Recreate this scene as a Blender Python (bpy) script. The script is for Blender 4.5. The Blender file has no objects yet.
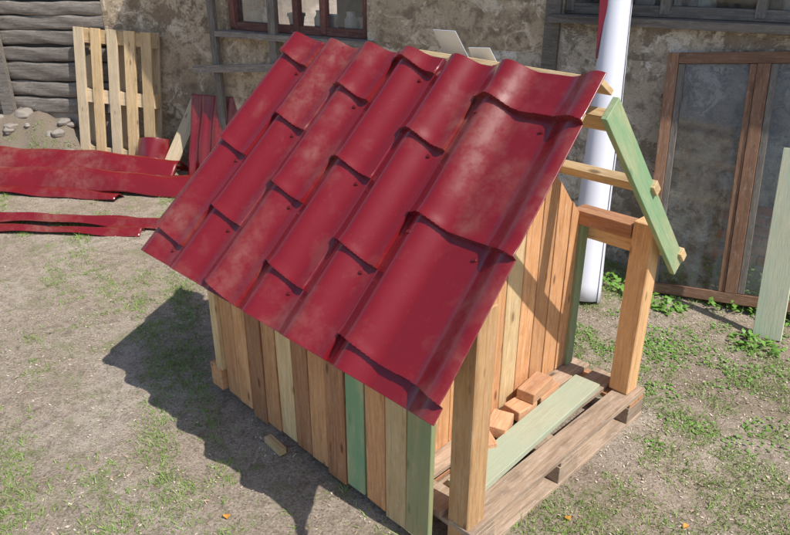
import bpy, bmesh, math, random
import numpy as np
from mathutils import Vector, Matrix, Euler
random.seed(7); rng=np.random.default_rng(7)
S=bpy.context.scene
# ------------------------------------------------------------------ materials
def newmat(name):
    m=bpy.data.materials.new(name); m.use_nodes=True
    nt=m.node_tree; nt.nodes.clear()
    o=nt.nodes.new('ShaderNodeOutputMaterial'); b=nt.nodes.new('ShaderNodeBsdfPrincipled')
    nt.links.new(b.outputs[0],o.inputs[0]); return m,nt,b,o
def N(nt,t,**k):
    n=nt.nodes.new(t)
    for a,v in k.items():
        if a in n.inputs: n.inputs[a].default_value=v
        else: setattr(n,a,v)
    return n
def coords(nt,scale=(1,1,1),rand=True,kind='Object'):
    tc=N(nt,'ShaderNodeTexCoord'); mp=N(nt,'ShaderNodeMapping'); mp.inputs['Scale'].default_value=scale
    nt.links.new(tc.outputs[kind],mp.inputs['Vector'])
    if rand:
        oi=N(nt,'ShaderNodeObjectInfo'); mu=N(nt,'ShaderNodeMath',operation='MULTIPLY'); mu.inputs[1].default_value=37.0
        nt.links.new(oi.outputs['Random'],mu.inputs[0])
        cb=N(nt,'ShaderNodeCombineXYZ')
        for i in range(3): nt.links.new(mu.outputs[0],cb.inputs[i])
        nt.links.new(cb.outputs[0],mp.inputs['Location'])
    return mp.outputs[0]
def noise(nt,vec,scale,detail=5,rough=.6,dist=0):
    n=N(nt,'ShaderNodeTexNoise'); n.inputs['Scale'].default_value=scale; n.inputs['Detail'].default_value=min(detail,6)
    n.inputs['Roughness'].default_value=rough; n.inputs['Distortion'].default_value=dist
    nt.links.new(vec,n.inputs['Vector']); return n.outputs['Fac']
def ramp(nt,fac,stops):
    r=N(nt,'ShaderNodeValToRGB'); e=r.color_ramp.elements
    while len(e)<len(stops): e.new(.5)
    for i,(p,c) in enumerate(stops):
        e[i].position=p; e[i].color=(*c,1) if len(c)==3 else c
    nt.links.new(fac,r.inputs[0]); return r.outputs[0]
def g3(v): return (v,v,v)
def mix(nt,a,b,fac,mode='MIX'):
    m=N(nt,'ShaderNodeMix',data_type='RGBA',blend_type=mode)
    for sock,val in ((m.inputs[0],fac),(m.inputs[6],a),(m.inputs[7],b)):
        if isinstance(val,bpy.types.NodeSocket): nt.links.new(val,sock)
        elif isinstance(val,(int,float)): sock.default_value=val
        else: sock.default_value=(*val,1)
    return m.outputs[2]
def bump(nt,b,h,strength=.4,dist=.01):
    n=N(nt,'ShaderNodeBump'); n.inputs['Strength'].default_value=strength; n.inputs['Distance'].default_value=dist
    nt.links.new(h,n.inputs['Height']); nt.links.new(n.outputs[0],b.inputs['Normal']); return n
def wood(name,c1,c2,dark,stain=None,rough=.8,weather=.35,knots=True):
    m,nt,b,o=newmat(name)
    v=coords(nt,(1.0,16,16)); f=noise(nt,v,4,6,.68,.9)
    fine=noise(nt,coords(nt,(6,90,90)),3,3,.7)
    col=ramp(nt,f,[(.28,dark),(.44,c1),(.75,c2)])
    col=mix(nt,col,tuple(x*.6 for x in c1),ramp(nt,fine,[(.5,g3(0)),(.75,g3(.5))]))
    v2=coords(nt,(1.5,4,4)); f2=noise(nt,v2,4,5,.65)
    col=mix(nt,col,tuple(x*.5 for x in c1),ramp(nt,f2,[(.46,g3(0)),(.72,g3(weather))]))
    sc=noise(nt,coords(nt,(3,10,10)),7,5,.75)
    col=mix(nt,col,tuple(min(.9,x*.5+.36) for x in c2),ramp(nt,sc,[(.54,g3(0)),(.68,g3(.35))]))
    if knots:
        vk=coords(nt,(4.5,14,14)); vo=N(nt,'ShaderNodeTexVoronoi'); vo.inputs['Scale'].default_value=1.0
        nt.links.new(vk,vo.inputs['Vector'])
        col=mix(nt,col,tuple(x*.4 for x in dark),ramp(nt,vo.outputs['Distance'],[(.07,g3(.8)),(.15,g3(0))]))
    if stain:
        f3=noise(nt,coords(nt,(1,4,4)),3,5,.65)
        col=mix(nt,col,stain,ramp(nt,f3,[(.35,g3(.25)),(.6,g3(.85))]))
    oi=N(nt,'ShaderNodeObjectInfo')
    mr=N(nt,'ShaderNodeMapRange'); mr.inputs['To Min'].default_value=.76; mr.inputs['To Max'].default_value=1.2
    nt.links.new(oi.outputs['Random'],mr.inputs['Value'])
    hs=N(nt,'ShaderNodeHueSaturation'); nt.links.new(mr.outputs[0],hs.inputs['Value']); nt.links.new(col,hs.inputs['Color'])
    nt.links.new(hs.outputs[0],b.inputs['Base Color']); b.inputs['Roughness'].default_value=rough
    bump(nt,b,mix(nt,f,fine,.4),.6,.004); return m
M={}
M['orange']=wood('pine_orange',(.58,.28,.12),(.74,.43,.21),(.32,.13,.052))
M['yellow']=wood('pine_yellow',(.61,.42,.21),(.77,.58,.33),(.38,.22,.11))
M['brown']=wood('pine_brown',(.43,.195,.09),(.57,.30,.15),(.24,.10,.045))
M['green']=wood('pine_green',(.44,.38,.20),(.54,.48,.28),(.28,.24,.12),stain=(.16,.32,.17))
M['greenworn']=wood('pine_green_worn',(.50,.36,.18),(.60,.46,.25),(.30,.2,.1),stain=(.25,.33,.16))
M['palegreen']=wood('pine_palegreen',(.58,.53,.36),(.70,.66,.48),(.42,.40,.25),stain=(.46,.53,.38),knots=False)
M['post']=wood('post_pine',(.60,.34,.15),(.75,.48,.24),(.40,.19,.08))
M['grey']=wood('weathered_grey',(.18,.155,.13),(.31,.27,.23),(.06,.05,.042),knots=False)
M['pallet']=wood('pallet_worn',(.38,.27,.185),(.52,.39,.285),(.17,.11,.07),weather=.7)
M['palletnew']=wood('pallet_light',(.62,.48,.30),(.76,.62,.42),(.38,.27,.16))
M['frame']=wood('old_frame_brown',(.24,.125,.07),(.36,.20,.12),(.10,.05,.03),weather=.5,knots=False)
M['framered']=wood('old_frame_red',(.16,.06,.045),(.25,.11,.08),(.07,.03,.02),weather=.5,knots=False)
M['offcut']=wood('offcut',(.60,.31,.16),(.76,.46,.27),(.42,.2,.1),knots=False)
def metal():
    m,nt,b,o=newmat('red_painted_metal')
    v=coords(nt,(1,1,1),False); f=noise(nt,v,2.2,5,.62,.2); f2=noise(nt,v,18,6,.75,.1)
    f3=noise(nt,v,80,4,.75)
    red=mix(nt,(.175,.005,.009),(.21,.009,.013),f2)
    d1=ramp(nt,f,[(.49,g3(0)),(.66,g3(.9))]); d2=ramp(nt,f2,[(.36,g3(.1)),(.62,g3(1))])
    dust=mix(nt,d1,d2,1.0,'MULTIPLY')
    sp=ramp(nt,f3,[(.61,g3(0)),(.70,g3(.5))]); dust=mix(nt,dust,sp,.3,'ADD')
    col=mix(nt,red,(.27,.13,.09),mix(nt,dust,g3(0),.42))
    nt.links.new(col,b.inputs['Base Color'])
    r=ramp(nt,mix(nt,dust,f2,.12),[(.05,g3(.24)),(.6,g3(.5))]); nt.links.new(r,b.inputs['Roughness'])
    b.inputs['Coat Weight'].default_value=.35; b.inputs['Coat Roughness'].default_value=.14
    bump(nt,b,noise(nt,v,4,2,.5),.15,.004); return m
M['red']=metal()
def plain(name,c,rough=.6,nscale=20,var=.25,metalic=0,bmp=.15):
    m,nt,b,o=newmat(name); v=coords(nt,(1,1,1)); f=noise(nt,v,nscale,5,.65)
    col=mix(nt,tuple(x*(1-var) for x in c),tuple(min(1,x*(1+var)) for x in c),f)
    nt.links.new(col,b.inputs['Base Color']); b.inputs['Roughness'].default_value=rough; b.inputs['Metallic'].default_value=metalic
    bump(nt,b,f,bmp,.01); return m
M['oldbrick']=plain('old_brick',(.54,.25,.15),.9,30,.4,bmp=.6)
M['white']=plain('white_plastic',(.74,.74,.80),.4,3,.06)
M['galv']=plain('galvanised',(.62,.68,.76),.45,6,.1,.2)
M['stone']=plain('field_stone',(.30,.26,.22),.9,8,.45,bmp=.6)
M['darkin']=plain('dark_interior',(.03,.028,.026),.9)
M['leaf']=plain('weed_leaf',(.15,.30,.045),.55,12,.4)
M['orangeleaf']=plain('fallen_leaf',(.70,.30,.05),.6,30,.3)
M['chips']=plain('wood_chips',(.66,.56,.43),.9,15,.4)
M['jar']=plain('jar_glass',(.25,.30,.28),.15)
M['ceramic']=plain('ceramic',(.5,.5,.48),.3)
M['screw']=plain('screw_head',(.12,.008,.01),.4)
def plaster(name,tint):
    m,nt,b,o=newmat(name); v=coords(nt,(1,1,1),False)
    f=noise(nt,v,1.6,6,.7,.6); f2=noise(nt,v,12,6,.75,.3); f3=noise(nt,v,90,4,.75); f4=noise(nt,v,4.5,6,.78,.9)
    f5=noise(nt,v,2.6,6,.75,.4)
    T=lambda c:tuple(x*y for x,y in zip(c,tint))
    col=ramp(nt,f,[(.32,T((.38,.32,.255))),(.48,T((.54,.47,.38))),(.62,T((.70,.63,.53)))])
    col=mix(nt,col,T((.24,.20,.165)),ramp(nt,f2,[(.48,g3(0)),(.62,g3(.85))]))
    col=mix(nt,col,T((.84,.81,.75)),ramp(nt,f4,[(.54,g3(0)),(.58,g3(.75))]))
    col=mix(nt,col,T((.27,.21,.16)),ramp(nt,f5,[(.56,g3(0)),(.60,g3(.8))]))
    col=mix(nt,col,T((.15,.13,.11)),ramp(nt,f3,[(.54,g3(0)),(.7,g3(.7))]))
    nt.links.new(col,b.inputs['Base Color']); b.inputs['Roughness'].default_value=.95
    h=mix(nt,mix(nt,f2,f3,.35),mix(nt,f4,ramp(nt,f5,[(.56,g3(1)),(.60,g3(0))]),.35),.45); bump(nt,b,h,1.0,.05); return m
M['plaster']=plaster('old_plaster',(1,.99,.98)); M['plaster2']=plaster('old_plaster_tan',(1.0,.9,.76))
def glassmat():
    m,nt,b,o=newmat('dirty_glass'); nt.nodes.remove(b)
    tr=N(nt,'ShaderNodeBsdfTransparent'); gl=N(nt,'ShaderNodeBsdfGlossy'); gl.inputs['Roughness'].default_value=.06
    df=N(nt,'ShaderNodeBsdfDiffuse'); df.inputs['Color'].default_value=(.42,.42,.38,1)
    fr=N(nt,'ShaderNodeFresnel'); fr.inputs['IOR'].default_value=1.45
    m1=N(nt,'ShaderNodeMixShader'); m2=N(nt,'ShaderNodeMixShader')
    nt.links.new(fr.outputs[0],m1.inputs[0]); nt.links.new(tr.outputs[0],m1.inputs[1]); nt.links.new(gl.outputs[0],m1.inputs[2])
    d=ramp(nt,noise(nt,coords(nt,(1,1,1)),6,6,.75),[(.42,g3(.02)),(.74,g3(.28))])
    nt.links.new(d,m2.inputs[0]); nt.links.new(m1.outputs[0],m2.inputs[1]); nt.links.new(df.outputs[0],m2.inputs[2])
    nt.links.new(m2.outputs[0],o.inputs[0]); return m
M['glass']=glassmat()
def groundmat():
    m,nt,b,o=newmat('trodden_ground'); v=coords(nt,(1,1,1),False)
    f=noise(nt,v,1.3,6,.66,.6); f2=noise(nt,v,16,6,.78,.3); f3=noise(nt,v,95,5,.8); f4=noise(nt,v,4,6,.75,.8)
    dirt=ramp(nt,f,[(.3,(.38,.285,.205)),(.5,(.52,.41,.31)),(.7,(.64,.54,.43))])
    dirt=mix(nt,dirt,(.22,.16,.11),ramp(nt,f2,[(.46,g3(0)),(.66,g3(.8))]))
    dirt=mix(nt,dirt,(.80,.71,.60),ramp(nt,f3,[(.54,g3(0)),(.66,g3(.75))]))
    dirt=mix(nt,dirt,(.13,.10,.07),ramp(nt,f3,[(.38,g3(.8)),(.47,g3(0))]))
    dirt=mix(nt,dirt,(.23,.25,.09),ramp(nt,f4,[(.52,g3(0)),(.63,g3(.5))]))
    tc=N(nt,'ShaderNodeTexCoord'); sx=N(nt,'ShaderNodeSeparateXYZ'); nt.links.new(tc.outputs['Object'],sx.inputs[0])
    dirt=mix(nt,dirt,mix(nt,(.16,.12,.085),(.34,.27,.2),f2),ramp(nt,sx.outputs[2],[(.04,g3(0)),(.13,g3(.85))]))
    nt.links.new(dirt,b.inputs['Base Color']); b.inputs['Roughness'].default_value=.97
    h=mix(nt,f2,f3,.55); bump(nt,b,h,1.0,.026); return m
M['ground']=groundmat()
def grassmat():
    m,nt,b,o=newmat('grass_blades'); v=coords(nt,(1,1,1),False); f=noise(nt,v,55,3,.7); f2=noise(nt,v,3,3,.6)
    c=ramp(nt,f,[(.34,(.12,.22,.035)),(.5,(.24,.35,.075)),(.66,(.46,.43,.19))])
    c=mix(nt,c,(.18,.30,.055),f2); nt.links.new(c,b.inputs['Base Color']); b.inputs['Roughness'].default_value=.6
    return m
M['grass']=grassmat()
# ------------------------------------------------------------------ mesh helpers
def link(ob,parent=None):
    S.collection.objects.link(ob)
    if parent: ob.parent=parent
    return ob
def empty(name,loc=(0,0,0),rz=0,rot=None,parent=None):
    e=bpy.data.objects.new(name,None); e.location=loc; e.rotation_euler=rot or (0,0,rz); return link(e,parent)
def slab(name,Mx,poly,thick,mat,parent=None,bev=.002):
    bm=bmesh.new(); n=len(poly)
    lo=[bm.verts.new((x,y,-thick/2)) for x,y in poly]; hi=[bm.verts.new((x,y,thick/2)) for x,y in poly]
    bm.faces.new(hi); bm.faces.new(lo[::-1])
    for i in range(n): bm.faces.new((lo[i],lo[(i+1)%n],hi[(i+1)%n],hi[i]))
    bmesh.ops.recalc_face_normals(bm,faces=bm.faces)
    if bev: bmesh.ops.bevel(bm,geom=bm.edges[:],offset=min(bev,thick*.3),segments=1,affect='EDGES')
    me=bpy.data.meshes.new(name); bm.to_mesh(me); bm.free(); me.materials.append(mat)
    ob=bpy.data.objects.new(name,me); link(ob,parent); ob.matrix_local=Mx; return ob
def frameM(p0,xdir,normal):
    X=Vector(xdir).normalized(); Z=Vector(normal); Z=(Z-X*Z.dot(X)).normalized(); Y=Z.cross(X)
    R=Matrix((X,Y,Z)).transposed().to_4x4(); return Matrix.Translation(Vector(p0))@R
def plank(name,p0,p1,w,t,normal,mat,parent=None,cut=0,bev=.002):
    p0=Vector(p0);p1=Vector(p1);L=(p1-p0).length
    return slab(name,frameM(p0,p1-p0,normal),[(0,-w/2),(L,-w/2),(L+cut,w/2),(0,w/2)],t,mat,parent,bev)
def box(name,c,s,mat,parent=None,rz=0,bev=.002):
    a=Vector(c); X=Vector((math.cos(rz),math.sin(rz),0))
    L,Wd,Ht=s
    return slab(name,frameM(a-X*L/2,X,(0,0,1)),[(0,-Wd/2),(L,-Wd/2),(L,Wd/2),(0,Wd/2)],Ht,mat,parent,bev)
def meshobj(name,V,F,mat,parent=None,smooth=False,angle=None):
    me=bpy.data.meshes.new(name); me.from_pydata([tuple(v) for v in V],[],[tuple(f) for f in F]); me.update()
    me.materials.append(mat)
    if smooth:
        me.polygons.foreach_set('use_smooth',[True]*len(me.polygons))
        if angle: me.set_sharp_from_angle(angle=angle)
    return link(bpy.data.objects.new(name,me),parent)
def gridobj(name,P,mat,parent=None,smooth=True,angle=None,flip=False):
    nu,nv,_=P.shape; idx=np.arange(nu*nv).reshape(nu,nv)
    a=idx[:-1,:-1].ravel();b=idx[1:,:-1].ravel();c=idx[1:,1:].ravel();d=idx[:-1,1:].ravel()
    F=np.stack([a,b,c,d],1)
    if flip: F=F[:,::-1]
    me=bpy.data.meshes.new(name); me.vertices.add(nu*nv); me.vertices.foreach_set('co',P.reshape(-1).astype(np.float32))
    me.loops.add(F.size); me.loops.foreach_set('vertex_index',F.ravel().astype(np.int32))
    me.polygons.add(len(F)); me.polygons.foreach_set('loop_start',(np.arange(len(F))*4).astype(np.int32))
    me.update(calc_edges=True); me.validate(); me.materials.append(mat)
    if smooth:
        me.polygons.foreach_set('use_smooth',[True]*len(me.polygons))
        if angle: me.set_sharp_from_angle(angle=angle)
    return link(bpy.data.objects.new(name,me),parent)
def tris(name,V,mat,parent=None):
    n=len(V)//3; me=bpy.data.meshes.new(name); me.vertices.add(len(V)); me.vertices.foreach_set('co',V.reshape(-1).astype(np.float32))
    me.loops.add(n*3); me.loops.foreach_set('vertex_index',np.arange(n*3,dtype=np.int32))
    me.polygons.add(n); me.polygons.foreach_set('loop_start',(np.arange(n)*3).astype(np.int32))
    me.update(calc_edges=True); me.materials.append(mat); return link(bpy.data.objects.new(name,me),parent)
_ph=rng.uniform(0,6.28,(40,)); _an=rng.uniform(0,6.28,(40,))
def nz(x,y,f,k=0):
    r=0
    for i in range(6):
        a=_an[(i+k)%40]; ff=f*(1+.37*i)
        r=r+np.sin((x*np.cos(a)+y*np.sin(a))*ff+_ph[(i*3+k)%40])
    return r/6
# ------------------------------------------------------------------ ground
def gh(x,y):
    x=np.asarray(x,float);y=np.asarray(y,float)
    h=.007*nz(x,y,5)+.005*nz(x,y,14,5)+.002*nz(x,y,40,9)
    wy=6.282-.1405*x
    d=np.clip(wy-y,0,9)
    mask=1/(1+np.exp((x+3.0)*9))
    h=h+(mask*.42+.03)*(1+.2*nz(x,y,9,3)+.08*nz(x,y,31,8))*np.exp(-(d/.45)**2)
    return h
t=np.linspace(-1,1,520); cx=3.2*t+60*np.sign(t)*np.abs(t)**9
cy=3.6+3.6*t+60*np.sign(t)*np.abs(t)**9
X,Y=np.meshgrid(cx,cy,indexing='ij')
gridobj('ground',np.stack([X,Y,gh(X,Y)],-1),M['ground'])
# ------------------------------------------------------------------ dog house
H0=Vector((.178,1.727,0)); YAW=.7785
dog=empty('wooden_dog_house',H0,YAW)
BR,ZR,BE,ZE=.594,1.546,-.194,.729
A0,A1=-.057,1.474
sl=Vector((BE-BR,0,ZE-ZR)); SL=sl.length; sd=sl/SL
nn=Vector((-abs(ZR-ZE),0,abs(BR-BE)))/SL
bounds=[A0-.2,.385,.61,.84,1.06,1.29,1.7]
steps=[[.135,.535,.935],[.29,.69],[.045,.44,.84],[.185,.59,.985],[.345,.745],[.10,.50,.90]]
def colprof(c,a):
    lo,hi=bounds[c],bounds[c+1]
    if c==0: kn=[(-.15,0),(-.032,1),(.085,0),(.19,0),(.30,1),(.39,.05)]
    else:
        kn=[(lo-.01,0.0),(lo+.03,0),(hi-.09,1),(hi+.005,.06)] if c<5 else [(lo-.01,0),(lo+.03,0),(lo+.135,1),(lo+.25,0)]
    xs=[k[0] for k in kn]; a=np.clip(a,xs[0],xs[-1]); i=np.clip(np.searchsorted(xs,a,side='right')-1,0,len(xs)-2)
    x0=np.array(xs)[i];x1=np.array(xs)[i+1];y0=np.array([k[1] for k in kn])[i];y1=np.array([k[1] for k in kn])[i+1]
    s=(a-x0)/(x1-x0); s=.5-.5*np.cos(np.pi*s)
    up=np.where(y1>y0,s**1.1,1-(1-s)**1.1)
    return y0+(y1-y0)*up
nu,nv=460,520
av=np.linspace(A0,A1,nu); vv=np.linspace(0,1,nv)
AA,VV=np.meshgrid(av,vv,indexing='ij')
col=np.clip(np.searchsorted(bounds,AA,side='right')-1,0,5)
Hh=np.zeros_like(AA)
for c in range(6):
    msk=(col==c); a=AA[msk]; v=VV[msk]
    lo,hi=max(bounds[c],A0),min(bounds[c+1],A1)
    tilt=.028*((hi-a)/(hi-lo)-.5)
    st=[steps[c][0]-.40]+steps[c]+[steps[c][-1]+.40]
    v2=v-tilt+.004*np.sin(a*23+c); k=np.clip(np.searchsorted(st,v2,side='right')-1,0,len(st)-2)
    fr=(v2-np.array(st)[k])/.40
    lip=np.exp(-((1-fr)/.05)**2)*.004
    Hh[msk]=.049*colprof(c,a)+.018*fr+lip-.017+.0035*(c%2)
Hh+=.0014*nz(AA,VV,9,3)
P=np.zeros(AA.shape+(3,))
Af=AA+VV*(-.053+.16*(AA-A0)/(A1-A0))
P[...,0]=BR+sd.x*VV*SL+nn.x*Hh; P[...,1]=Af; P[...,2]=ZR+sd.z*VV*SL+nn.z*Hh
ro=gridobj('roof_tile_sheet',P,M['red'],dog,True,math.radians(35))
md=ro.modifiers.new('s','SOLIDIFY'); md.thickness=.0015; md.offset=-1
def roofpt(a,v,h):
    i=int(np.clip(np.searchsorted(av,a),0,nu-1)); j=int(np.clip(v*(nv-1),0,nv-1))
    return Vector(P[i,j])+nn*h
for c in range(6):
    lo,hi=max(bounds[c],A0),min(bounds[c+1],A1)
    for s_ in steps[c]:
        for q in ([.33,.85] if c==0 else [.22]):
            v_=s_+.045
            if v_>.97: continue
            p=roofpt(lo+(hi-lo)*q*1.0,v_,.002)
            bm=bmesh.new(); bmesh.ops.create_cone(bm,cap_ends=True,segments=8,radius1=.0085,radius2=.006,depth=.008)
            me=bpy.data.meshes.new('screw'); bm.to_mesh(me); bm.free(); me.materials.append(M['screw'])
            ob=link(bpy.data.objects.new('screw',me),dog); ob.matrix_local=Matrix.Translation(p)@nn.to_track_quat('Z','Y').to_matrix().to_4x4()
# far slope: still open, only battens and a board on the gable end
fs=Vector((-sd.x,0,sd.z)); fn=Vector((-nn.x,0,nn.z))
L2=SL-.12
for d,f0,w_ in ((.13,-.02,.08),(.50,-.10,.055),(1.0,-.10,.06)):
    c=Vector((BR,0,ZR-.045))+fs*d
    plank('far_batten',c+Vector((0,f0,0)),c+Vector((0,A1-.05,0)),w_,.034,fn,M['yellow'],dog)
plank('ridge_board',(BR+.055,-.02,ZR-.03),(BR+.055,.75,ZR-.015),.09,.02,(.5,0,.86),M['yellow'],dog)
slab('ridge_cap_sheet',frameM((BR+.17,.42,ZR-.1),(0,1,0),(.8,0,.6)),[(0,-.15),(.16,-.15),(.13,.17),(.03,.18)],.002,M['galv'],dog,0)
slab('ridge_cap_sheet',frameM((BR+.21,.60,ZR-.08),(0,1,.1),(.8,0,.6)),[(0,-.15),(.15,-.15),(.17,.18),(.05,.20)],.002,M['galv'],dog,0)
for i in range(6):
    d=(i+.5)/6*SL*.97
    c=Vector((BR,0,ZR-.06))+sd*d
    plank('near_batten',c+Vector((0,A0+.05,0)),c+Vector((0,A1-.06,0)),.08,.02,nn,M['yellow'],dog)
for a in (.35,.85,1.22):
    plank('rafter',Vector((BR,a,ZR-.105)),Vector((BR,a,ZR-.105))+sd*(SL-.10),.06,.03,(0,-1,0),M['yellow'],dog)
    plank('rafter',Vector((BR,a,ZR-.105)),Vector((BR,a,ZR-.105))+fs*(L2-.03),.06,.03,(0,-1,0),M['yellow'],dog)
plank('green_barge_board',Vector((BR-.02,A0-.02,ZR-.075)),Vector((BR-.02,A0-.02,ZR-.075))+fs*(SL-.10),.085,.022,(0,-1,0),M['green'],dog)
# walls
seq=['greenworn','yellow','orange','green','brown','orange','brown','yellow','orange','brown','orange','orange']
wid=[.115,.10,.11,.105,.11,.10,.10,.11,.10,.11,.10,.105]
a=.075
for i in range(12):
    w=wid[i]; zt=ZE+(.0-BE)*1.037-.08; zb=.035+random.uniform(-.018,.018)
    plank('side_wall_board',(random.uniform(-.005,.005),a+w/2,zb),(random.uniform(-.003,.003),a+w/2+random.uniform(-.003,.003),zt),w-random.uniform(.003,.012),.022,(-1,random.uniform(-.04,.04),0),M[seq[i]],dog)
    a+=w
a_e=a
for i in range(11):
    w=.105; a=.34+w*i
    if a<1.33: plank('far_wall_board',(1.188,a,.05),(1.188,a,.84),w-.005,.022,(1,0,0),M[random.choice(seq)],dog)
def roofz(b): return (ZR-(abs(b-BR))*1.037)-.09
gc=['orange','yellow','orange','orange','brown','orange','yellow','orange','orange','orange']
for af,nrm in ((.31,(0,-1,0)),(a_e-.03,(0,1,0))):
    nb=11; w=1.15/nb
    for i in range(nb):
        b=.025+w*(i+.5); zb=.15 if af<1 else .04
        zl=roofz(b-w/2)-zb; zh=roofz(b+w/2)-zb
        Mx=frameM((b,af+random.uniform(-.003,.003),zb),(0,0,1),nrm)
        yd=(Mx.to_3x3()@Vector((0,1,0))).x
        ww=w/2-random.uniform(.002,.005)
        pl=[(0,-ww),(zh if yd<0 else zl,-ww),(zl if yd<0 else zh,ww),(0,ww)]
        slab('gable_board',Mx,pl,.022,M[gc[i%10]],dog)
plank('corner_strip',(1.165,.290,.15),(1.165,.290,.90),.05,.02,(0,-1,0),M['green'],dog)
plank('corner_post',(-.0,a_e+.03,.16),(0,a_e+.03,.70),.05,.05,(-1,0,0),M['yellow'],dog)
box('base_block',(.05,a_e+.075,.10),(.14,.09,.12),M['orange'],dog)
def post(b,a,z0,z1,s=.088): plank('porch_post',(b,a,z0),(b,a,z1),s,s,(0,-1,0),M['post'],dog,bev=.004)
post(.088,.0,.0,.965); post(1.172,.012,.145,.93)
plank('porch_beam',(1.172,.06,.88),(1.172,.33,.88),.09,.06,(0,0,1),M['brown'],dog)
plank('far_purlin',(1.22,.06,.80),(1.22,1.3,.80),.06,.05,(1,0,0),M['yellow'],dog)
# pallets
def pallet(name,d,six=False):
    e=empty(name)
    ys=[.05,.19,.33,.47,.61,.75] if six else [.05,.225,.4,.575,.75]
    for y in ys:
        plank('deck_board',(random.uniform(-.006,.006),y,.133),(1.2,y+random.uniform(-.004,.004),.133),.1+random.uniform(-.006,.02),.022,(0,0,1),M[random.choice(d)],e)
    for x in (.07,.6,1.13):
        plank('cross_board',(x,0,.111),(x,.8,.111),.12,.02,(0,0,1),M[random.choice(d)],e)
        for y in (.05,.4,.75):
            box('block',(x,y,.061),(.13,.1,.078),M[random.choice(d)],e)
    for y in (.05,.4,.75):
        plank('skid_board',(0,y,.011),(1.2,y,.011),.1,.02,(0,0,1),M[random.choice(d)],e)
    return e
pal=pallet('wooden_pallet',['pallet','pallet','brown'],True)
pal.matrix_world=dog.matrix_basis@Matrix.Translation((.04,-.062,0))
BL=Vector((-2.93,6.60,.06)); BRt=Vector((-2.20,6.40,.03)); TL=Vector((-2.66,6.68,1.2))
yv=(BL-BRt).normalized(); xv=(TL-BL); xv=(xv-yv*xv.dot(yv)).normalized(); 
zv=xv.cross(yv)
p2=pallet('wooden_pallet',['palletnew','palletnew','yellow'])
R=Matrix((xv,yv,zv)).transposed().to_4x4(); p2.matrix_world=Matrix.Translation(BRt-zv*.0)@R
gb=plank('green_plank',(0,0,0),(.92,0,0),.12,.028,(0,0,1),M['palegreen'])
gb.matrix_world=dog.matrix_basis@Matrix.Translation((.16,.085,.161))@Matrix.Rotation(math.radians(3),4,'Z')
for (b,a,z,r,L_,wd_) in [(.42,.20,.1705,1.05,.12,.08),(.55,.215,.1705,.35,.12,.085),(.70,.222,.1705,-.05,.12,.085),(.86,.225,.1705,.06,.15,.085),(.80,.223,.2215,.12,.17,.08)]:
    bk=box('wood_offcut',(0,0,0),(L_,wd_,.05),M['offcut'],bev=.003)
    bk.matrix_world=dog.matrix_basis@Matrix.Translation((b,a,z))@Matrix.Rotation(r,4,'Z')@Matrix.Translation((-L_/2,0,0))
# ------------------------------------------------------------------ old building
b1=Vector((-3.121,7.044,0)); WA=math.radians(-31.36)
bld=empty('old_farm_building',b1,WA)
def wallbox(name,s0,s1,z0,z1,mat=None,y0=0,y1=.35,par=None):
    return box(name,((s0+s1)/2,(y0+y1)/2,(z0+z1)/2),(s1-s0,y1-y0,z1-z0),mat or M['plaster'],par or bld,0,0)
JS=1.9
wallbox('wall_lower',JS,4.3,-.3,1.30,M['plaster2']); wallbox('wall_lower',4.3,12,-.3,1.30)
wallbox('wall_pier',JS,2.05,1.30,2.3,M['plaster2']); wallbox('wall_mid',3.42,4.86,1.30,2.3,M['plaster2']); wallbox('wall_sillr',4.86,7.4,1.30,1.54)
wallbox('wall_right',7.4,12,1.30,2.3); wallbox('wall_top',JS,12,2.3,2.7)
wallbox('interior',JS+.1,12,-.3,2.6,M['darkin'],1.6,1.7)
wallbox('inner_floor',JS+.05,12,1.0,1.06,M['darkin'],.36,1.6); 
def window(s0,s1,z0,z1,mulls,mat):
    e=empty('window',parent=bld)
    plank('sill',(s0-.06,-.03,z0-.02),(s1+.06,-.03,z0-.02),.14,.045,(0,0,1),M['grey'],e)
    plank('bottom_rail',(s0,.06,z0+.035),(s1,.06,z0+.035),.06,.05,(0,-1,0),mat,e)
    plank('top_rail',(s0,.06,z1-.03),(s1,.06,z1-.03),.06,.05,(0,-1,0),mat,e)
    for s in [s0+.03]+mulls+[s1-.03]:
        plank('stile',(s,.055,z0+.02),(s,.055,z1),.055,.055,(0,-1,0),mat,e)
    slab('pane',frameM((s0,.08,z0),(1,0,0),(0,-1,0)),[(0,0),(s1-s0,0),(s1-s0,z1-z0),(0,z1-z0)],.004,M['glass'],e,0)
    return e
window(2.05,3.42,1.30,2.3,[2.5,2.74,3.0],M['framered'])
window(4.86,7.4,1.54,2.3,[5.45,5.95,6.55],M['grey'])
def lathe(name,prof,mat,loc,parent=None,seg=20):
    V=[];F=[]
    for r,z in prof:
        for i in range(seg):
            a=2*math.pi*i/seg; V.append((r*math.cos(a),r*math.sin(a),z))
    for k in range(len(prof)-1):
        for i in range(seg):
            F.append((k*seg+i,k*seg+(i+1)%seg,(k+1)*seg+(i+1)%seg,(k+1)*seg+i))
    ob=meshobj(name,V,F,mat,parent,True,math.radians(40)); ob.location=loc; return ob
jarp=[(0,0),(.045,0),(.05,.01),(.05,.1),(.035,.12),(.032,.14),(.036,.142),(.036,.155),(0,.156)]
potp=[(0,0),(.05,0),(.065,.1),(.072,.1),(.072,.125),(.06,.125),(.055,.1),(0,.1)]
wallbox('inner_sill',2.05,3.42,1.26,1.32,M['grey'],.12,.36); wallbox('inner_sill',4.86,7.4,1.50,1.56,M['grey'],.12,.36)
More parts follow.
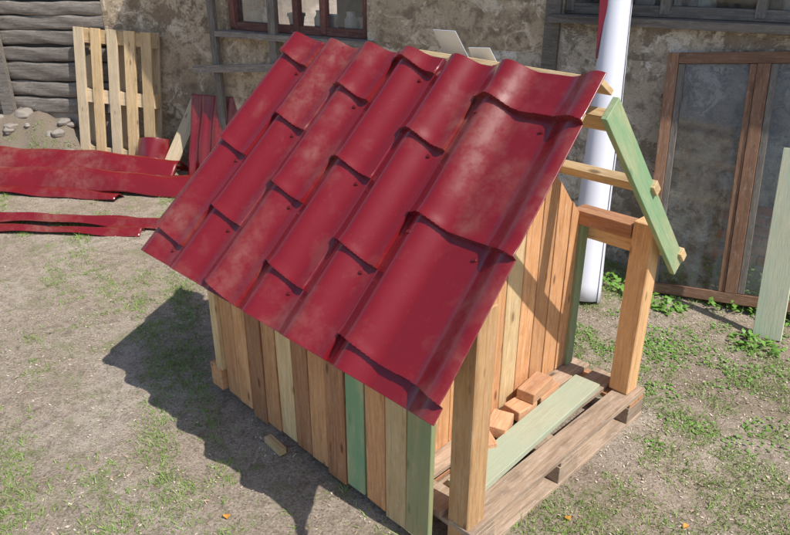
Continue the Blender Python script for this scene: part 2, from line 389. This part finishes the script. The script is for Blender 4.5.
for i,(s,z) in enumerate([(2.2,1.32),(2.33,1.32),(2.62,1.32),(2.86,1.32),(2.95,1.32),(3.15,1.32),(3.3,1.32),(5.1,1.56),(5.3,1.56),(5.65,1.56),(6.1,1.56),(6.3,1.56)]):
    lathe('jar' if i%2 else 'flower_pot',jarp if i%2 else potp,M['jar'] if i%3==0 else M['ceramic'],(s,.19,z),bld)
wallbox('corner_plank',4.76,4.855,1.20,2.4,M['grey'],-.03,-.002)
slab('roof',frameM((JS-.2,-.25,2.62),(1,0,0),(0,-.5,.87)),[(0,0),(10.5,0),(10.5,4.2),(0,4.2)],.06,M['grey'],bld)
for r in range(6):
    for k in range(4):
        s=6.02+k*.125+(.06 if r%2 else 0)
        if random.random()<.12: continue
        box('brick_patch',(s,-.0,.20+r*.062),(.115,.02+random.uniform(-.004,.008),.052),M['oldbrick'],bld,0,.004)
# log barn set back to the left
L0=Vector((-1.5,6.49,0)); LA=math.radians(-8)
logs=empty('log_barn',L0,LA)
def lb(name,x0,x1,z0,z1,mat,y0=0,y1=.3): return wallbox(name,x0,x1,z0,z1,mat,y0,y1,logs)
lb('plaster_wall',-1.16,.35,-.2,2.7,M['plaster2'])
lb('foundation',-6,-1.161,-.2,.46,M['stone'],.03,.3)
z=.46
while z<2.6:
    h=random.uniform(.12,.19)
    nx=120;ns=9
    Pg=np.zeros((nx,ns,3)); o1=random.uniform(0,9)
    for i in range(nx):
        x=-6+(4.84)*i/(nx-1)
        for k in range(ns):
            a=-math.pi/2+math.pi*k/(ns-1)
            bul=.032*max(math.cos(a),0)**.35
            Pg[i,k]=(x,.03-bul-.006*math.sin(x*3+z*9)-.004*math.sin(x*11+z*5+k),z+h/2+(h/2-.005)*math.sin(a)+.012*math.sin(x*2+o1)*math.cos(a*.5)+.004*math.sin(x*9+o1)+.003*math.sin(x*21+k))
    gridobj('log',Pg,M['grey'],logs,True,None,True)
    z+=h
lb('log_core',-6,-1.161,.46,2.7,M['darkin'],.035,.3)
lb('door_post',-2.32,-2.2,.42,2.6,M['grey'],-.07,-.02)
slab('roof',frameM((-6,-.15,2.62),(1,0,0),(0,-.5,.87)),[(0,0),(6.4,0),(6.4,3),(0,3)],.06,M['grey'],logs)
rack=empty('wooden_rack',b1,WA)
plank('upright',(1.97,-.07,.0),(1.95,-.07,2.1),.07,.04,(0,-1,0),M['grey'],rack)
plank('upright',(2.58,-.07,.0),(2.60,-.07,2.1),.07,.04,(0,-1,0),M['grey'],rack)
plank('crossbar',(1.72,-.11,.98),(2.62,-.11,1.06),.06,.03,(0,-1,0),M['grey'],rack)
# ------------------------------------------------------------------ leaning window frame
wf=empty('leaning_window_frame')
bl_=Vector((1.51,3.82,.0)); dx=Vector((.854,-.52,0)); top=Vector((1.60,4.15,1.38))
up=(top-bl_); up=(up-dx*up.dot(dx)).normalized(); fnm=dx.cross(up)
if fnm.y>0: fnm=-fnm
wf.matrix_world=frameM(bl_,dx,fnm)@Matrix.Rotation(math.radians(4.5),4,'Z')
Lh=1.40
def fp(nm,x0,y0,x1,y1,w,m='frame',t=.045,zz=0): plank(nm,(x0,y0,zz),(x1,y1,zz),w,t,(0,0,1),M[m],wf)
fp('left_stile',.03,0,.03,Lh,.06); fp('mullion',.50,.061,.50,(Lh-.061),.065)
fp('right_stile',.99,0,.99,Lh,.06)
fp('top_rail',.061,(Lh-.03),.959,(Lh-.03),.06); fp('bottom_rail',.061,.03,.959,.03,.06)
for x0,x1 in ((.061,.467),(.534,.959)):
    fp('sash_stile',x0+.018,.062,x0+.018,(Lh-.062),.035,'grey',.03)
    fp('sash_stile',x1-.018,.062,x1-.018,(Lh-.062),.035,'frame',.03)
    slab('pane',Matrix.Identity(4),[(x0+.03,.06),(x1-.03,.06),(x1-.03,(Lh-.06)),(x0+.03,(Lh-.06))],.004,M['glass'],wf,0)
plank('leaning_plank',(2.00,3.23,0),(2.06,3.46,.98),.14,.025,(-.7,-.9,.3),M['palegreen'])
def tube(name,p0,p1,r0,r1,mat,parent=None,seg=28):
    p0=Vector(p0);p1=Vector(p1);L=(p1-p0).length
    Mx=frameM(p0,p1-p0,(0,-1,0)); n2=seg*2+8; P=np.zeros((24,n2,3))
    for i in range(24):
        for k in range(n2):
            a=2*math.pi*k/seg+.8*i/23+2.2; r=r0+(r1-r0)*i/23; rr=r*(1-.22*k/n2)*(1+.025*math.sin(i*.45+a))
            P[i,k]=(L*i/23+.02*k/n2,rr*math.cos(a),rr*math.sin(a))
    ob=gridobj(name,P,mat,parent); ob.matrix_local=Mx
    md=ob.modifiers.new('s','SOLIDIFY'); md.thickness=.003; return ob
roll=empty('rolled_white_sheet')
tube('outer_roll',(1.12,3.68,.0),(1.285,4.27,2.05),.10,.07,M['white'],roll)
plank('red_edge',(1.160,4.06,1.34),(1.165,4.18,1.9),.045,.012,(-.3,-.9,0),M['red'],roll)
# ------------------------------------------------------------------ red metal sheets
def ridge(name,p0,p1,w,arch,bend=0,ribs=0):
    p0=Vector(p0);p1=Vector(p1);L=(p1-p0).length; P=np.zeros((60,33,3))
    for i in range(60):
        x=L*i/59
        for k in range(33):
            q=k/32*2-1
            z=arch*(1-q*q)+(.014*math.cos(q*ribs*math.pi) if ribs else 0)+bend*math.sin(math.pi*i/59)+.010*math.sin(x*5+q*2)+.005*math.sin(x*13+q*5)
            P[i,k]=(x,w/2*q*(1+.06*math.sin(x*3)),z)
    ob=gridobj(name,P,M['red'],None,True,None,True); ob.matrix_world=frameM(p0,p1-p0,(0,0,1))
    md=ob.modifiers.new('s','SOLIDIFY'); md.thickness=.002
    return ob
ridge('red_metal_sheet',(-4.2,6.34,.06),(-1.90,5.92,.04),.36,.17,.03,2)
ridge('red_metal_sheet',(-4.2,6.02,.03),(-1.66,5.64,.02),.28,.12,.02,1)
ridge('red_metal_sheet',(-4.2,5.86,.02),(-2.3,5.50,.01),.15,.04,.01,0)
ridge('red_metal_sheet',(-3.3,5.02,.01),(-1.75,4.86,.01),.17,.035,.02,2)
ridge('red_metal_sheet',(-3.3,4.82,.01),(-1.85,4.72,.01),.11,.03,.01,0)
r5=ridge('red_metal_sheet',(0,0,0),(.78,0,0),.50,.02,0,4); 
r5.matrix_world=frameM((-1.60,5.86,.0),(.1,.25,.95),(-.3,-.9,.2))
r6=ridge('red_metal_sheet',(0,0,0),(.34,0,0),.28,.05,0,1)
r6.matrix_world=frameM((-2.24,6.12,.02),(.05,.4,.8),(-.1,-.8,.5))
plank('leaning_board',(-2.10,6.05,0),(-1.80,6.42,.66),.13,.02,(-.2,-1,.3),M['palletnew'])
# ------------------------------------------------------------------ stones
def rock(name,loc,r,mat):
    bm=bmesh.new(); bmesh.ops.create_icosphere(bm,subdivisions=3,radius=r)
    sd_=random.uniform(0,99)
    for v in bm.verts:
        c=v.co/r; k=1+.18*math.sin(c.x*3+sd_)+.12*math.sin(c.y*5+sd_*2)+.08*math.sin(c.z*7+sd_)
        v.co=Vector((v.co.x*k*1.2,v.co.y*k,v.co.z*k*.65))
    me=bpy.data.meshes.new(name); bm.to_mesh(me); bm.free(); me.materials.append(mat)
    for p in me.polygons:p.use_smooth=True
    ob=link(bpy.data.objects.new(name,me)); ob.location=loc; ob.rotation_euler=(0,0,random.uniform(0,6)); return ob
for i in range(16):
    x=random.uniform(-4.3,-2.9); y=6.282-.1405*x-random.uniform(.03,.35); r=random.uniform(.03,.08); rock('stone',(x,y,float(gh(x,y))-r*.15),r,M['stone'])
# ------------------------------------------------------------------ scattered stuff
Hm=np.array(dog.matrix_basis.inverted())
def inhouse(x,y):
    b=Hm[0,0]*x+Hm[0,1]*y+Hm[0,3]; a=Hm[1,0]*x+Hm[1,1]*y+Hm[1,3]
    return (b>-.02)&(b<1.25)&(a>-.06)&(a<1.3)
def wall_ok(x,y): return (y<7.044-.609*(x+3.121)-.02)
def scatter(n,x0,x1,y0,y1,dens):
    x=rng.uniform(x0,x1,n);y=rng.uniform(y0,y1,n); k=(rng.uniform(0,1,n)<dens(x,y))&wall_ok(x,y)&~inhouse(x,y); return x[k],y[k]
def gd(x,y):
    n1=1.3*nz(x,y,3.1,2)+1.0*nz(x,y,9,7)+.8*nz(x,y,23,11)+.7*nz(x,y,60,17)
    right=np.clip((x-.4)/1.0,0,1)*.45; low=np.clip((2.9-y)/1.4,0,1)*.25
    return np.clip((n1-.14+right+low)*1.1,0.012,.97)
x,y=scatter(680000,-4.5,3.4,1.0,6.6,gd); n=len(x)
z=gh(x,y); h=rng.uniform(.006,.026,n)*(1+.7*(rng.uniform(0,1,n)>.95)); a=rng.uniform(0,6.28,n); w=rng.uniform(.0012,.0030,n)
lean=rng.uniform(.3,1.8,n)*h; la=rng.uniform(0,6.28,n)
V=np.zeros((n,3,3)); V[:,0]=np.stack([x-w*np.cos(a),y-w*np.sin(a),z-.002],1); V[:,1]=np.stack([x+w*np.cos(a),y+w*np.sin(a),z-.002],1)
V[:,2]=np.stack([x+lean*np.cos(la),y+lean*np.sin(la),z+h],1)
tris('grass',V.reshape(-1,3),M['grass'])
def chips(name,n,mat,dens,smin,smax,zz=.003):
    x,y=scatter(n,-4.5,4,1.0,6.8,dens); n=len(x); z=gh(x,y)+zz; a=rng.uniform(0,6.28,n); l=rng.uniform(smin,smax,n); w=l*rng.uniform(.2,.6,n)
    ca,sa=np.cos(a),np.sin(a); tz=rng.uniform(-.3,.3,n)*l
    c=[np.stack([x+ca*l*p-sa*w*q,y+sa*l*p+ca*w*q,z+tz*p+.001],1) for p,q in((-.5,-.5),(.5,-.5),(.5,.5),(-.5,.5))]
    V=np.stack([c[0],c[1],c[2],c[0],c[2],c[3]],1).reshape(-1,3); tris(name,V,mat)
chips('wood_chips',80000,M['chips'],lambda x,y:np.clip(.2+.5*nz(x,y,4,9)+.4*nz(x,y,17,4)+np.clip((x-.5),0,1)*.5,0.05,1),.003,.013)
chips('dark_litter',24000,M['pallet'],lambda x,y:np.clip(.4+.5*nz(x,y,5,1),0,1),.003,.018)
def weeds(name,spots,mat,size,count):
    V=[]
    for (cx_,cy_,rad,hh) in spots:
        for i in range(int(count*rad*rad*60)+12):
            r=rad*math.sqrt(random.random()); t_=random.uniform(0,6.28); x=cx_+r*math.cos(t_); y=cy_+r*math.sin(t_)
            if not bool(wall_ok(x,y)): continue
            z=float(gh(x,y))+random.uniform(0,hh)*(1-r/rad*.6); L=random.uniform(.5,1.2)*size; aa=random.uniform(0,6.28); el=random.uniform(-.2,1.0)
            d=Vector((math.cos(aa)*math.cos(el),math.sin(aa)*math.cos(el),math.sin(el))); s=Vector((-math.sin(aa),math.cos(aa),random.uniform(-.4,.4)))*L*.28
            p=Vector((x,y,z)); m_=p+d*L*.5; e_=p+d*L+Vector((0,0,-L*.2))
            V+= [p,m_+s,m_-s, m_+s,e_,m_-s]
    tris(name,np.array([tuple(v) for v in V]),mat)
weeds('weeds',[(1.95,3.62,.14,.10),(2.2,3.55,.2,.12),(1.7,3.85,.12,.10),(2.45,3.3,.15,.08),(2.05,3.85,.2,.3),(2.35,3.66,.16,.25),(1.35,3.9,.12,.06),(1.9,3.15,.12,.03),(1.75,3.98,.12,.2),(1.6,3.6,.10,.03),(1.45,3.75,.1,.05)],M['leaf'],.05,90)
sp=[(random.uniform(1.0,2.1),random.uniform(2.3,3.6),random.uniform(.04,.13),.012) for _ in range(38)]+[(random.uniform(-3.4,-2.7),random.uniform(5.9,6.5),.06,.03) for _ in range(9)]
weeds('clover_patches',sp,M['leaf'],.022,110)
for (x,y) in [(-.62,1.93),(.63,1.92),(1.05,1.88)]:
    V=[];F=[]
    for i in range(10):
        a=2*math.pi*i/10; r=.012*(1 if i%2 else 1.4); V.append((r*math.cos(a),r*math.sin(a)*.8,.008+.004*math.sin(a*2)))
    V.append((0,0,.004)); F=[(i,(i+1)%10,10) for i in range(10)]
    o_=meshobj('fallen_leaf',V,F,M['orangeleaf']); o_.location=(x,y,float(gh(x,y))+.004); o_.rotation_euler=(.2,0,random.uniform(0,6))
o_=box('wood_scrap',(0,0,0),(.12,.035,.03),M['yellow']); o_.matrix_world=Matrix.Translation((-.5,2.32,.022))@Matrix.Rotation(math.radians(-50),4,'Z')@Matrix.Translation((-.06,0,0))
# ------------------------------------------------------------------ light, world, camera
Sv=Vector((.456,-.357,.815)).normalized()
ld=bpy.data.lights.new('sun','SUN'); ld.energy=4.8; ld.angle=math.radians(.5); ld.color=(1,.965,.91)
lo=bpy.data.objects.new('sun',ld); link(lo); lo.rotation_euler=Sv.to_track_quat('Z','Y').to_euler()
w=bpy.data.worlds.new('World'); S.world=w; w.use_nodes=True; nt=w.node_tree
sk=nt.nodes.new('ShaderNodeTexSky'); sk.sky_type='NISHITA'; sk.sun_disc=False
sk.sun_elevation=math.asin(Sv.z); sk.sun_rotation=math.atan2(Sv.x,Sv.y)
bg=nt.nodes['Background']; bg.inputs[1].default_value=.15; nt.links.new(sk.outputs[0],bg.inputs[0])
cd=bpy.data.cameras.new('camera'); cam_=bpy.data.objects.new('camera',cd); link(cam_)
cd.sensor_width=36; cd.lens=31.56; cd.clip_start=.05; cd.clip_end=500
cam_.location=(0,0,1.9); cam_.rotation_euler=(math.radians(90)-.4299,0,0); S.camera=cam_
S.view_settings.view_transform='Standard'; S.view_settings.look='None'; S.view_settings.exposure=0
